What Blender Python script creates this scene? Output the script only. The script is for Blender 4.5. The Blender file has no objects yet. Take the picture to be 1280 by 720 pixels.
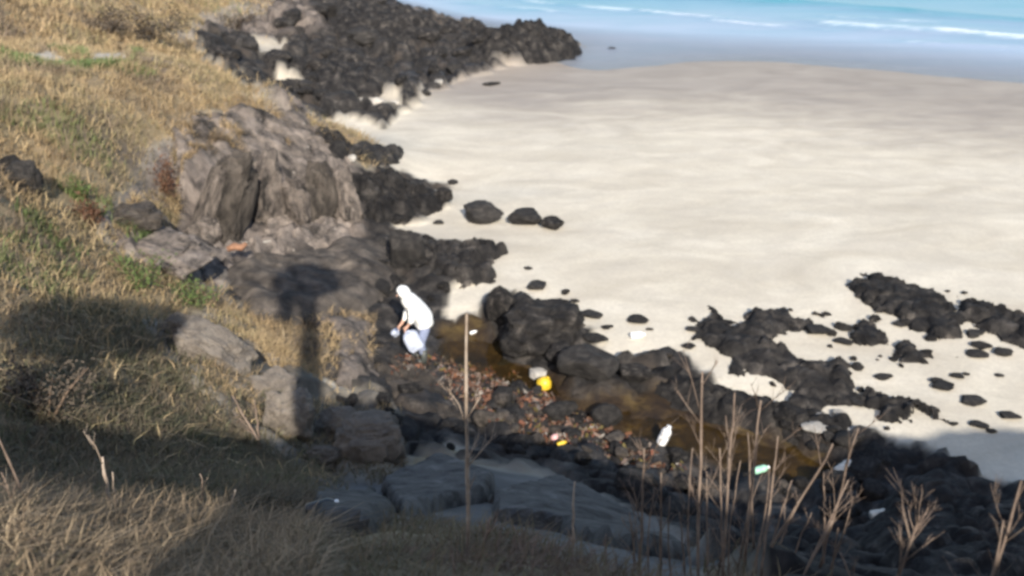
import bpy, bmesh, math, random
import numpy as np
from mathutils import Vector, Matrix, Euler
random.seed(4); RS = np.random.RandomState(11)
R = math.radians
S = bpy.context.scene; C = S.collection
# ------------------------------------------------------------------ camera
CAMZ, F, PITCH = 9.2, 1250.0, R(23.7)           # F in pixels of the 1280 px wide photograph
cd = bpy.data.cameras.new('camera'); cam = bpy.data.objects.new('camera', cd); C.objects.link(cam)
cam.location = (0, 0, CAMZ); cam.rotation_euler = (R(90) - PITCH, 0, 0)
cd.sensor_width = 36; cd.lens = F / 1280 * 36; cd.clip_start = .05; cd.clip_end = 20000
cd.dof.use_dof = True; cd.dof.focus_distance = 7.0; cd.dof.aperture_fstop = 1.7
S.camera = cam
S.render.resolution_x, S.render.resolution_y = 1024, 576
S.render.engine = 'CYCLES'; S.cycles.filter_width = 2.8
# ------------------------------------------------------------------ light
SUN_EL = R(29.3); SUN_DX = -0.2                   # light travels towards +Y and slightly -X
w = bpy.data.worlds.new('World'); S.world = w; w.use_nodes = True
nt = w.node_tree; bg = nt.nodes['Background']; sky = nt.nodes.new('ShaderNodeTexSky')
sky.sky_type = 'NISHITA'; sky.sun_disc = False; sky.sun_elevation = SUN_EL; sky.sun_rotation = R(180) + math.atan(SUN_DX) * -1
sky.air_density = 1.0; sky.dust_density = 1.5
nt.links.new(sky.outputs[0], bg.inputs[0]); bg.inputs[1].default_value = 0.145
sl = bpy.data.lights.new('sun', 'SUN'); sl.energy = 4.7; sl.angle = R(.45); sl.color = (1, .93, .83)
so = bpy.data.objects.new('sun', sl); C.objects.link(so)
ce = math.cos(SUN_EL); sd = Vector((SUN_DX * ce, math.sqrt(1 - SUN_DX**2) * ce, -math.sin(SUN_EL)))
so.rotation_euler = sd.to_track_quat('-Z', 'Y').to_euler()
VS = S.view_settings; VS.view_transform = 'Standard'; VS.look = 'None'; VS.exposure = 0.75; VS.gamma = 1
S.view_settings.use_curve_mapping = False
# ------------------------------------------------------------------ numpy noise
def _h(ix, iy, iz, s):
    n = (ix.astype(np.int64) * 374761393 + iy.astype(np.int64) * 668265263 + iz.astype(np.int64) * 2147483647 + s * 1274126177) & 0x7fffffff
    n = ((n ^ (n >> 13)) * 1103515245) & 0x7fffffff
    n = ((n ^ (n >> 15)) * 12345677) & 0x7fffffff
    return ((n ^ (n >> 16)) & 0xffff) / 65535.0
def vnoise(x, y, z=None, s=0):
    x = np.asarray(x, float); y = np.asarray(y, float); z = np.zeros_like(x) if z is None else np.asarray(z, float)
    ix, iy, iz = np.floor(x), np.floor(y), np.floor(z); fx, fy, fz = x - ix, y - iy, z - iz
    fx = fx*fx*(3-2*fx); fy = fy*fy*(3-2*fy); fz = fz*fz*(3-2*fz); r = 0
    for a in (0, 1):
        for b in (0, 1):
            for c in (0, 1):
                r = r + _h(ix+a, iy+b, iz+c, s) * (fx if a else 1-fx) * (fy if b else 1-fy) * (fz if c else 1-fz)
    return r
def fbm(x, y, z=None, o=4, s=0):
    r, a, t, f = 0, 1, 0, 1
    for k in range(o):
        r = r + a * vnoise(x*f, y*f, None if z is None else z*f, s+k*7); t += a; a *= .5; f *= 2.03
    return r / t
def worley(x, y, s=0):
    ix, iy = np.floor(x), np.floor(y); f1 = np.full(np.shape(x), 9.); f2 = f1.copy(); cr = np.zeros(np.shape(x))
    for a in (-1, 0, 1):
        for b in (-1, 0, 1):
            cx, cy = ix + a, iy + b; z0 = np.zeros_like(cx)
            d = np.hypot(cx + _h(cx, cy, z0, s) - x, cy + _h(cx, cy, z0, s+1) - y); n = d < f1
            f2 = np.where(n, f1, np.minimum(f2, d)); cr = np.where(n, _h(cx, cy, z0, s+2), cr); f1 = np.where(n, d, f1)
    return f1, f2, cr
def sst(a, b, x): t = np.clip((x-a)/(b-a), 0, 1); return t*t*(3-2*t)
def boulderfield(x, y, s=0):                      # stones packed side by side, 0..1
    wx = x + .5*(fbm(x*1.3, y*1.3, o=2, s=s+5)-.5); wy = y + .5*(fbm(x*1.3, y*1.3, o=2, s=s+9)-.5)
    f1, f2, cr = worley(wx, wy, s)
    return (.35 + .65*cr) * (1 - .45*f1*f1) * (1 - .75*np.exp(-((f2-f1)/.12)**2))
def polydist(px, py, poly):                       # >0 inside
    px = np.asarray(px, float); py = np.asarray(py, float); P = np.array(poly, float); ins = np.zeros(px.shape, bool); d = np.full(px.shape, 1e9)
    for i in range(len(P)):
        x0, y0 = P[i-1]; x1, y1 = P[i]; ex, ey = x1-x0, y1-y0
        t = np.clip(((px-x0)*ex + (py-y0)*ey)/(ex*ex+ey*ey+1e-12), 0, 1)
        d = np.minimum(d, np.hypot(px-x0-t*ex, py-y0-t*ey))
        if abs(ey) > 1e-12:
            ins ^= ((y0 > py) != (y1 > py)) & (px < ex*(py-y0)/ey + x0)
    return np.where(ins, d, -d)
# ------------------------------------------------------------------ projection
cp, sp = math.cos(PITCH), math.sin(PITCH)
def ray(px, py):
    u = (px-640)/F; v = (360-py)/F
    return np.array([u, cp + v*sp, -sp + v*cp])
def project(x, y, z):
    dz = z - CAMZ; dep = y*cp - dz*sp; up = y*sp + dz*cp; ok = dep > .3; dep = np.where(ok, dep, .3)
    return 640 + F*x/dep, 360 - F*up/dep, ok
def at(px, py, z): d = ray(px, py); t = (z-CAMZ)/d[2]; return np.array([0, 0, CAMZ]) + d*t
# ------------------------------------------------------------------ terrain height
A = [  # photo pixel -> ground height
 (480,0,-.3),(700,0,-1.3),(1000,0,-1.6),(1280,0,-1.9),(900,35,-.5),(640,25,-.6),(800,50,-.2),(1280,62,-.4),(1100,50,-.4),
 (600,105,.08),(720,92,.02),(800,87,.02),(880,80,.02),(960,79,.02),(1100,91,.02),(1280,107,.02),(680,72,.02),(720,72,-.06),
 (950,150,.24),(1280,195,.24),(700,118,.14),(800,130,.2),(560,160,.3),(480,165,.35),(430,168,.4),(750,200,.42),(1000,230,.42),(1280,280,.5),
 (640,250,.46),(540,300,.42),(520,230,.42),(640,320,.48),(570,392,.33),(800,330,.55),(1000,350,.58),(1280,380,.6),(1150,430,.5),(900,420,.48),
 (740,430,.38),(800,460,.3),(900,488,.3),(1050,520,.33),(1200,540,.4),(1300,560,.4),
 (560,435,0),(640,470,0),(700,520,.08),(850,540,0),(950,580,0),(1050,600,0),(1150,620,.2),(1100,560,.3),(900,650,.2),(1050,680,.5),(1280,680,.6),
 (480,500,.3),(600,530,.2),(750,600,.25),(500,440,.2),(480,380,.4),
 (430,10,.6),(400,0,1.0),(350,20,1.6),(400,40,1.0),(200,30,2.5),(200,0,3.0),(0,0,4.5),(0,45,3.75),(250,60,1.5),(300,50,.7),(330,100,.6),(400,135,.5),(480,60,.55),(600,60,.4),(480,130,.35),(550,30,.3),
 (200,70,3.8),(110,68,4.0),(290,116,3.2),(335,138,2.75),(380,156,2.3),(428,194,1.6),(450,262,.6),(230,190,2.75),(240,300,1.2),(330,205,1.9),(330,285,.95),(420,275,.75),
 (350,350,.75),(440,380,.45),(290,370,.9),(330,420,1.05),(440,440,.55),(470,470,.25),(400,470,.8),
 (100,150,4.0),(0,150,4.4),(150,250,2.9),(0,250,4.2),(100,350,3.0),(0,350,4.1),(200,380,2.0),(250,425,1.95),(330,480,1.7),(430,540,1.3),(400,600,2.0),
 (100,480,3.6),(0,480,4.3),(250,540,2.8),(120,590,4.1),(300,610,3.6),
 (560,580,1.8),(640,628,2.6),(700,600,1.4),(480,630,2.7),(750,640,2.1),(850,690,2.7),(850,640,1.0),(1000,710,2.0),(1280,720,1.2),
 (0,664,6.3),(150,670,6.2),(300,676,6.05),(480,670,6.0),(640,678,5.95),(800,712,5.85),(950,735,5.75),(1100,760,5.65),(1280,780,5.55)]
pts = [at(*a) for a in A] + [np.array(p, float) for p in [
 (0,0,7.5),(-3,0,7.6),(4,0,7.2),(8,0,6.6),(14,0,5.5),(0,2,7.1),(-8,3,7.2),(-12,10,6),(-16,18,5.2),(-22,26,5.2),(-30,35,6),(-24,45,5),(-30,60,5),(-20,60,3.2),(-15,70,1),(-45,30,8),(-45,80,5),
 (20,9,1.2),(16,14,.5),(28,14,1),(26,25,.6),(40,25,.8),(40,40,.3),(30,50,-.4),(45,60,-1),(0,85,-2.5),(45,85,-3),(-10,80,-2),(-30,85,-1),(22,2,5),(35,2,6),(45,8,4)]]
pts = np.array(pts); N = len(pts)
def phi(r2): return np.sqrt(r2 + .5**2)
G = phi(((pts[:, None, :2] - pts[None, :, :2])**2).sum(-1)) - np.eye(N)*.02
Mx = np.zeros((N+3, N+3)); Mx[:N, :N] = G; Mx[:N, N] = 1; Mx[:N, N+1:] = pts[:, :2]; Mx[N:, :N] = Mx[:N, N:].T
cf = np.linalg.solve(Mx, np.r_[pts[:, 2], 0, 0, 0])
def rbf(x, y):
    o = np.zeros(x.size); xf, yf = x.ravel(), y.ravel()
    for i in range(0, x.size, 20000):
        j = slice(i, i+20000); o[j] = phi((xf[j, None]-pts[None, :, 0])**2 + (yf[j, None]-pts[None, :, 1])**2) @ cf[:N] + cf[N] + cf[N+1]*xf[j] + cf[N+2]*yf[j]
    return o.reshape(x.shape)
def ridge_top(x):                                  # unseen bank behind the viewpoint, its profile shaped to shade the gully
    xs = [-40,-14,-8,-6.4,-5.4,-4.6,-3.6,-2.9,-2.45,-2.1,-1.2,-.5,1.2,2.6,4.2,5.6,6.8,9,14,40]; hs = [10.6,10.6,10.6,10.65,10.65,10.6,10.35,10.0,10.2,10.75,10.75,10.4,9.95,9.35,8.75,9.3,10.1,10.2,10.3,10.3]
    return np.interp(x, xs, hs)*1.055 - .022
def spaced(a, b, n, p):
    t = np.linspace(0, 1, n); return a + (b-a)*(t + p*t*t)/(1+p)
gx = np.r_[np.linspace(-46, -24, 60)[:-1], np.linspace(-24, 24, 430)[:-1], np.linspace(24, 46, 60)]
gy = np.r_[np.linspace(-14, 2, 60)[:-1], spaced(2, 88, 560, 2.6)]
X, Y = np.meshgrid(gx, gy)
Z = rbf(X, Y)
rd = ridge_top(X - 2.6) ; bank = rd - .55*np.abs(Y+4.0)**1.15 + .25*(fbm(X*1.2, Y*1.2, s=3)-.5)
Z = np.where(Y < 0, np.maximum(Z, bank), Z)
PXg, PYg, OKg = project(X, Y, Z)
# zones (masks over world vertices)
SHELF = [(235,45),(300,35),(365,0),(360,-25),(480,-25),(500,8),(560,24),(620,45),(690,36),(732,62),(690,74),(605,88),(548,113),(505,138),(480,156),(400,150),(350,140),(300,110),(262,82)]
GULLY = [(425,200),(448,208),(490,214),(560,240),(545,262),(500,282),(535,305),(600,305),(605,345),(560,372),(560,395),(600,395),(620,366),(660,376),(732,410),(765,452),(850,445),(905,490),(960,508),(1060,530),(1110,552),(1170,572),(1230,606),(1300,612),(1500,650),(1500,800),(1000,800),(860,690),(700,600),(560,565),(480,590),(445,495),(402,472),(400,402),(290,388),(270,330),(330,300),(440,296),(452,250)]
CLIFF = [(120,300),(190,190),(240,152),(300,132),(380,142),(440,195),(458,300),(300,335),(275,365),(180,330)]
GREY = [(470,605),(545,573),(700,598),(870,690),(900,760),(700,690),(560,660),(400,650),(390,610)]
BOULD = [(190,400),(300,395),(400,480),(490,510),(510,590),(400,620),(330,560),(250,480),(200,440)]
POOL = [(535,398),(605,402),(640,455),(700,466),(720,500),(770,498),(860,500),(960,545),(1065,590),(1055,615),(900,580),(800,548),(740,530),(690,505),(600,470),(550,445)]
PATH = [[(40,66),(60,62),(80,72),(64,79),(20,76)], [(112,66),(155,66),(158,76),(118,78)], [(316,56),(358,56),(354,70),(328,73)], [(442,120),(465,117),(500,126),(502,138),(450,136)], [(345,100),(380,102),(378,110),(350,110)]]
def zone(poly, soft, nz=1., fr=.8, s=0):
    d = polydist(PXg, PYg, poly) + nz*soft*2*(fbm(X*fr, Y*fr, s=s)-.5)
    return sst(-soft, soft, d) * OKg
m_path = np.maximum.reduce([zone(q_, 3) for q_ in PATH]); m_shelf = zone(SHELF, 3, 3., .9, 1)*(1-m_path); m_gully = zone(GULLY, 4, 4., 1.6, 2); m_cliff = np.maximum(zone(CLIFF, 10, 1.5, .8, 3), .75*zone([(225,42),(290,0),(380,-5),(404,42),(330,58)], 8, 1.8, .5, 9))
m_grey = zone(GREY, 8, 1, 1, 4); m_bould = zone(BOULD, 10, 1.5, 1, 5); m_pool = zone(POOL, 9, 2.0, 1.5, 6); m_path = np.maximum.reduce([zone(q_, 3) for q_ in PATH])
land = sst(.75, 1.15, Z + .3*(fbm(X*.7, Y*.7, s=8)-.5)); TUFT = [(272,384),(400,384),(470,400),(468,470),(400,474),(350,466),(290,420)]; m_tuft = zone(TUFT, 7, 1.2, 1.2, 12); land = np.maximum(land, m_tuft); off = sst(60, 200, np.maximum(-PXg, np.maximum(PXg-1280, PYg-760)))
m_rock = np.maximum(m_shelf, m_gully); m_rock = m_rock*(1-m_grey)*(1-m_bould)*(1-m_path)
m_grass = land*(1-m_path)*(1-m_rock)*(1-m_cliff)*(1-m_grey)*(1-m_bould)
m_sand = (1-land)*(1-m_rock)*(1-m_cliff)*(1-m_bould)*(1-m_grey)
Zb = Z.copy()
bf = boulderfield(X*1.1, Y*1.1, 20)
Z = Z + m_shelf*(.75*(boulderfield(X*.75, Y*.6, 24)-.25) + .5*(bf-.4))*sst(-.6,.3,Zb) + m_gully*(1-m_shelf)*(1-.75*m_pool)*(.38*(bf-.35) + .16*(boulderfield(X*2.6, Y*2.6, 31)-.3))
Z += m_cliff*((.5*(boulderfield(X*.9, Y*.7, 40)-.5) + .42*(boulderfield(X*2.2, Y*1.6, 43)-.5))*(1-.6*sst(165, 120, PYg)) + .22*(fbm(X*3.5, Y*3.5, o=3, s=44)-.5)) + m_bould*(.35*(boulderfield(X*1.0, Y*1.0, 50)-.3))
Z += m_grass*(.34*(fbm(X*.8, Y*.8, s=60)-.5) + .16*(fbm(X*3, Y*3, o=3, s=61)-.5)) * sst(1.5, 4, np.hypot(X, Y))
Z += m_sand*(.025*(fbm(X*.35, Y*.7, s=70)-.5) + .03*(fbm(X*1.6, Y*1.6, o=3, s=71)-.5)) * sst(-.05, .2, Zb) + m_grey*.12*(fbm(X*1.5, Y*1.5, s=72)-.5)
def samp(M, x, y):
    x = np.asarray(x, float); y = np.asarray(y, float)
    i = np.clip(np.searchsorted(gx, x)-1, 0, len(gx)-2); j = np.clip(np.searchsorted(gy, y)-1, 0, len(gy)-2)
    a = np.clip((x-gx[i])/(gx[i+1]-gx[i]), 0, 1); b = np.clip((y-gy[j])/(gy[j+1]-gy[j]), 0, 1)
    return (M[j, i]*(1-a)+M[j, i+1]*a)*(1-b) + (M[j+1, i]*(1-a)+M[j+1, i+1]*a)*b
def zg(x, y): return float(samp(Z, x, y))
TT = np.r_[np.linspace(1.5, 30, 900), np.linspace(30.05, 90, 900)]
def hit(px, py, dz=0.):                            # first ground point seen through a photo pixel (ground raised by dz)
    d = ray(px, py); x, y, z = d[0]*TT, d[1]*TT, CAMZ + d[2]*TT
    k = np.argmax(z < samp(Zb, x, y) + dz); k = k if k > 0 else len(TT)-1
    return np.array([x[k], y[k], zg(x[k], y[k])]), TT[k]
# ------------------------------------------------------------------ materials
def rgb(*c): return tuple(((v/255)/12.92 if v <= 10 else ((v/255+.055)/1.055)**2.4) for v in c) + (1,)
class MT:
    def __init__(s, name, rough=.85, spec=.3):
        s.m = bpy.data.materials.new(name); s.m.use_nodes = True; s.t = s.m.node_tree; s.b = s.t.nodes['Principled BSDF']
        s.b.inputs['Roughness'].default_value = rough; s.b.inputs['Specular IOR Level'].default_value = spec; s.co = None
    def n(s, ty, **k):
        n = s.t.nodes.new(ty)
        for a, b in k.items(): setattr(n, a, b)
        return n
    def l(s, a, b): s.t.links.new(a, b)
    def pos(s, kind='Position', sc=(1, 1, 1)):
        if kind == 'Position': o = s.n('ShaderNodeNewGeometry').outputs['Position']
        else: o = s.n('ShaderNodeTexCoord').outputs[kind]
        mp = s.n('ShaderNodeMapping'); mp.inputs['Scale'].default_value = sc; s.l(o, mp.inputs[0]); return mp.outputs[0]
    def noise(s, v, scale, det=5, rough=.6, dist=0):
        t = s.n('ShaderNodeTexNoise'); t.inputs['Scale'].default_value = scale; t.inputs['Detail'].default_value = det
        t.inputs['Roughness'].default_value = rough; t.inputs['Distortion'].default_value = dist; s.l(v, t.inputs['Vector']); return t.outputs['Fac']
    def ramp(s, f, stops, inter='LINEAR'):
        r = s.n('ShaderNodeValToRGB'); r.color_ramp.interpolation = inter; e = r.color_ramp.elements
        while len(e) < len(stops): e.new(.5)
        for k, (p, c) in enumerate(stops): e[k].position = p; e[k].color = c if len(c) == 4 else tuple(c)+(1,)
        s.l(f, r.inputs[0]); return r.outputs[0]
    def mix(s, f, a, b, mode='MIX'):
        m = s.n('ShaderNodeMix', data_type='RGBA', blend_type=mode)
        for sock, v in ((m.inputs[0], f), (m.inputs[6], a), (m.inputs[7], b)):
            if hasattr(v, 'links'): s.l(v, sock)
            else: sock.default_value = v
        return m.outputs[2]
    def math(s, op, a, b=0.):
        m = s.n('ShaderNodeMath', operation=op)
        for sock, v in zip(m.inputs, (a, b)):
            if hasattr(v, 'links'): s.l(v, sock)
            else: sock.default_value = v
        return m.outputs[0]
    def attr(s, name): return s.n('ShaderNodeAttribute', attribute_name=name)
    def col(s, c):
        if hasattr(c, 'links'): s.l(c, s.b.inputs['Base Color'])
        else: s.b.inputs['Base Color'].default_value = c
        return s
    def bump(s, h, st=.4, d=.05):
        b = s.n('ShaderNodeBump'); b.inputs['Strength'].default_value = st; b.inputs['Distance'].default_value = d
        s.l(h, b.inputs['Height']); s.l(b.outputs[0], s.b.inputs['Normal']); return s
def rockmat(name, stops, scale=2.2, spots=None, rough=.85, bump=.6, kind='Object', random_v=.25):
    m = MT(name, rough, .18); p = m.pos(kind); a = m.noise(p, scale, 6, .65, .4); c = m.ramp(a, stops)
    if spots:
        f = m.ramp(m.noise(p, scale*3.1, 4, .6), [(spots[0], (0, 0, 0)), (spots[0]+.06, (1, 1, 1))]); c = m.mix(f, c, spots[1])
    if random_v:
        oi = m.n('ShaderNodeObjectInfo').outputs['Random']; f = m.math('ADD', m.math('MULTIPLY', oi, random_v*2), 1-random_v)
        cb = m.n('ShaderNodeCombineColor'); [m.l(f, cb.inputs[i]) for i in range(3)]; c = m.mix(1., c, cb.outputs[0], 'MULTIPLY')
    m.col(c).bump(m.noise(p, scale*6, 6, .7), bump, .06); return m.m
LAV = [(.33, (.009, .0085, .009)), (.47, (.020, .0185, .018)), (.58, (.042, .038, .035)), (.72, (.125, .11, .096))]
M_lava = rockmat('dark_lava', LAV, 2.6, bump=1.)
M_lavag = rockmat('grey_lava', [(.3, (.018, .017, .017)), (.5, (.038, .0355, .034)), (.75, (.085, .077, .07))], 2.6, bump=1.)
M_brown = rockmat('brown_rock', [(.34, (.028, .0245, .022)), (.5, (.07, .06, .051)), (.72, (.15, .126, .105))], 2.2, bump=.9)
M_cliff = rockmat('cliff_rock', [(.36, (.03, .027, .025)), (.46, (.115, .098, .086)), (.58, (.21, .176, .15)), (.75, (.34, .285, .24))], 2.1, (.64, (.27, .24, .21, 1)), bump=1.)
M_tan = rockmat('tan_boulder', [(.3, (.11, .095, .08)), (.5, (.21, .18, .148)), (.75, (.31, .27, .22))], 2.2, (.66, (.27, .24, .2, 1)), bump=1.)
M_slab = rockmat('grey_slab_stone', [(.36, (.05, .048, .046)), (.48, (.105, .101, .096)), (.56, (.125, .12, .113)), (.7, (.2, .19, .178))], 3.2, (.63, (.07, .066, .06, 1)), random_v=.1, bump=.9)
M_pale = rockmat('pale_stone', [(.3, (.3, .28, .25)), (.7, (.5, .47, .42))])
def simple(name, c, rough=.6, spec=.4, var=.15, sc=8, bump=.1, kind='Object', sub=None):
    m = MT(name, rough, spec); p = m.pos(kind); a = m.noise(p, sc, 4)
    m.col(m.ramp(a, [(.3, tuple(v*(1-var) for v in c)), (.7, tuple(min(1, v*(1+var)) for v in c))])).bump(m.noise(p, sc*2, 4), bump, .02); return m.m
def vcol(name, rough=.8, trans=0.):
    m = MT(name, rough, .2); a = m.attr('col').outputs['Color']; m.col(a)
    if trans:
        t = m.n('ShaderNodeBsdfTranslucent'); m.l(a, t.inputs[0]); x = m.n('ShaderNodeMixShader'); x.inputs[0].default_value = trans
        m.l(m.b.outputs[0], x.inputs[1]); m.l(t.outputs[0], x.inputs[2]); m.l(x.outputs[0], m.t.nodes['Material Output'].inputs[0])
    return m.m
M_grass = vcol('dry_grass', .8, .25)
M_debris = vcol('debris', .8)
# terrain material
def terrain_mat():
    m = MT('terrain', .9, .25); p = m.pos(); at_ = lambda n: m.attr(n).outputs['Fac']
    # dry sand with wind bands, damp sand near the sea
    ps = m.pos(sc=(.22, .42, .3)); n1 = m.noise(ps, 1.5, 7, .62, 1.2); n2 = m.noise(p, 14, 4)
    dry = m.ramp(n1, [(.3, (.44, .393, .315)), (.5, (.53, .482, .392)), (.7, (.61, .56, .465))])
    dry = m.mix(m.ramp(n2, [(.38, (.22, .22, .22)), (.58, (0, 0, 0))]), dry, (.30, .265, .22, 1)); dry = m.mix(m.ramp(m.noise(p, 1.1, 6, .7), [(.4, (.35, .35, .35)), (.55, (0, 0, 0))]), dry, (.40, .358, .30, 1))
    damp = m.ramp(n1, [(.3, (.235, .2, .165)), (.7, (.32, .278, .232))])
    wetf = m.math('ADD', at_('wet'), m.math('MULTIPLY', m.math('SUBTRACT', m.noise(m.pos(sc=(.35, .8, .3)), .8, 5, .6, .6), .5), .75))
    wr = m.n('ShaderNodeMapRange', interpolation_type='SMOOTHSTEP'); m.l(wetf, wr.inputs[0]); wr.inputs[1].default_value = .3; wr.inputs[2].default_value = 1.0
    sand = m.mix(wr.outputs[0], dry, damp)
    ln = m.noise(p, 2.6, 7, .68, .4)
    lava = m.ramp(ln, LAV); lava = m.mix(m.ramp(m.noise(p, .9, 3), [(.56, (0, 0, 0)), (.66, (.5, .5, .5))]), lava, (.075, .06, .048, 1))
    cliff = m.ramp(m.noise(m.pos(sc=(1, 1, .5)), 1.5, 7, .68, .5), [(.37, (.03, .027, .025)), (.47, (.12, .10, .088)), (.6, (.21, .176, .15)), (.75, (.33, .28, .24))])
    gr = m.ramp(m.noise(p, .8, 6, .65), [(.32, (.10, .085, .055)), (.46, (.19, .15, .09)), (.58, (.235, .18, .11)), (.72, (.15, .15, .07))])
    gr = m.mix(m.ramp(m.noise(p, .35, 3), [(.52, (0, 0, 0)), (.62, (.8, .8, .8))]), gr, (.13, .105, .085, 1))
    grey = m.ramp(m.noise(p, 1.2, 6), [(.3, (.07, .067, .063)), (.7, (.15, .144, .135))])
    tan = m.ramp(m.noise(p, 1.9, 7, .66), [(.32, (.05, .044, .036)), (.5, (.11, .095, .075)), (.7, (.2, .175, .145))])
    alg = m.ramp(m.noise(p, 2.2, 6, .65, .4), [(.36, (.016, .010, .007)), (.5, (.042, .026, .012)), (.62, (.085, .056, .02)), (.78, (.14, .10, .04))])
    path = (.40, .36, .295, 1)
    c = m.mix(at_('grass'), sand, gr); c = m.mix(at_('rock'), c, lava); c = m.mix(at_('cliff'), c, cliff)
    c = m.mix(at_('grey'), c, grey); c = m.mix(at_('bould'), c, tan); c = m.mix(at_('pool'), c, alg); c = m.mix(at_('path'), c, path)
    m.col(c); hb = m.noise(p, 9, 8, .7); bm_ = m.math('MULTIPLY', hb, m.math('ADD', .35, m.math('MULTIPLY', m.math('MAXIMUM', at_('rock'), at_('cliff')), 1.2)))
    m.bump(bm_, .6, .08)
    rg = m.n('ShaderNodeMapRange'); m.l(m.math('MULTIPLY', wr.outputs[0], m.math('SUBTRACT', 1., at_('grass'))), rg.inputs[0]); rg.inputs[3].default_value = .92; rg.inputs[4].default_value = .6; m.l(rg.outputs[0], m.b.inputs['Roughness'])
    return m.m
def mesh_from(name, V, Fc, mat=None, attrs=None, smooth=True):
    me = bpy.data.meshes.new(name); me.from_pydata([], [], []) if False else None
    V = np.asarray(V, np.float32); Fc = np.asarray(Fc, np.int32); n = Fc.shape[1]
    me.vertices.add(len(V)); me.vertices.foreach_set('co', V.ravel()); me.loops.add(Fc.size); me.loops.foreach_set('vertex_index', Fc.ravel())
    me.polygons.add(len(Fc)); me.polygons.foreach_set('loop_start', np.arange(0, Fc.size, n, dtype=np.int32)); me.polygons.foreach_set('loop_total', np.full(len(Fc), n, np.int32))
    me.update(calc_edges=True); me.validate()
    if smooth: me.polygons.foreach_set('use_smooth', np.ones(len(me.polygons), bool))
    for k, v in (attrs or {}).items():
        v = np.asarray(v, np.float32)
        if v.ndim == 2: a = me.attributes.new(k, 'FLOAT_COLOR', 'POINT'); a.data.foreach_set('color', v.ravel())
        else: a = me.attributes.new(k, 'FLOAT', 'POINT'); a.data.foreach_set('value', v)
    if mat: me.materials.append(mat)
    return me
def obj(name, me, parent=None, loc=None):
    o = bpy.data.objects.new(name, me); C.objects.link(o)
    if parent: o.parent = parent
    if loc is not None: o.location = loc
    return o
def tag(o, label=None, cat=None, group=None, kind=None):
    for k, v in (('label', label), ('category', cat), ('group', group), ('kind', kind)):
        if v: o[k] = v
    return o
def empty(name, loc): o = bpy.data.objects.new(name, None); C.objects.link(o); o.location = loc; return o
def gridfaces(nx, ny):
    i = np.arange(nx*ny).reshape(ny, nx); return np.stack([i[:-1, :-1].ravel(), i[:-1, 1:].ravel(), i[1:, 1:].ravel(), i[1:, :-1].ravel()], 1)
wet = 1 - sst(.02, .5, Zb + .0*X)
tm = mesh_from('ground', np.stack([X, Y, Z], -1).reshape(-1, 3), gridfaces(len(gx), len(gy)), terrain_mat(),
  dict(grass=m_grass.ravel(), rock=m_rock.ravel(), cliff=m_cliff.ravel(), grey=m_grey.ravel(), bould=m_bould.ravel(), pool=(m_pool*m_gully).ravel(), path=m_path.ravel(), wet=wet.ravel()))
tag(obj('ground', tm), kind='structure')
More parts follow.
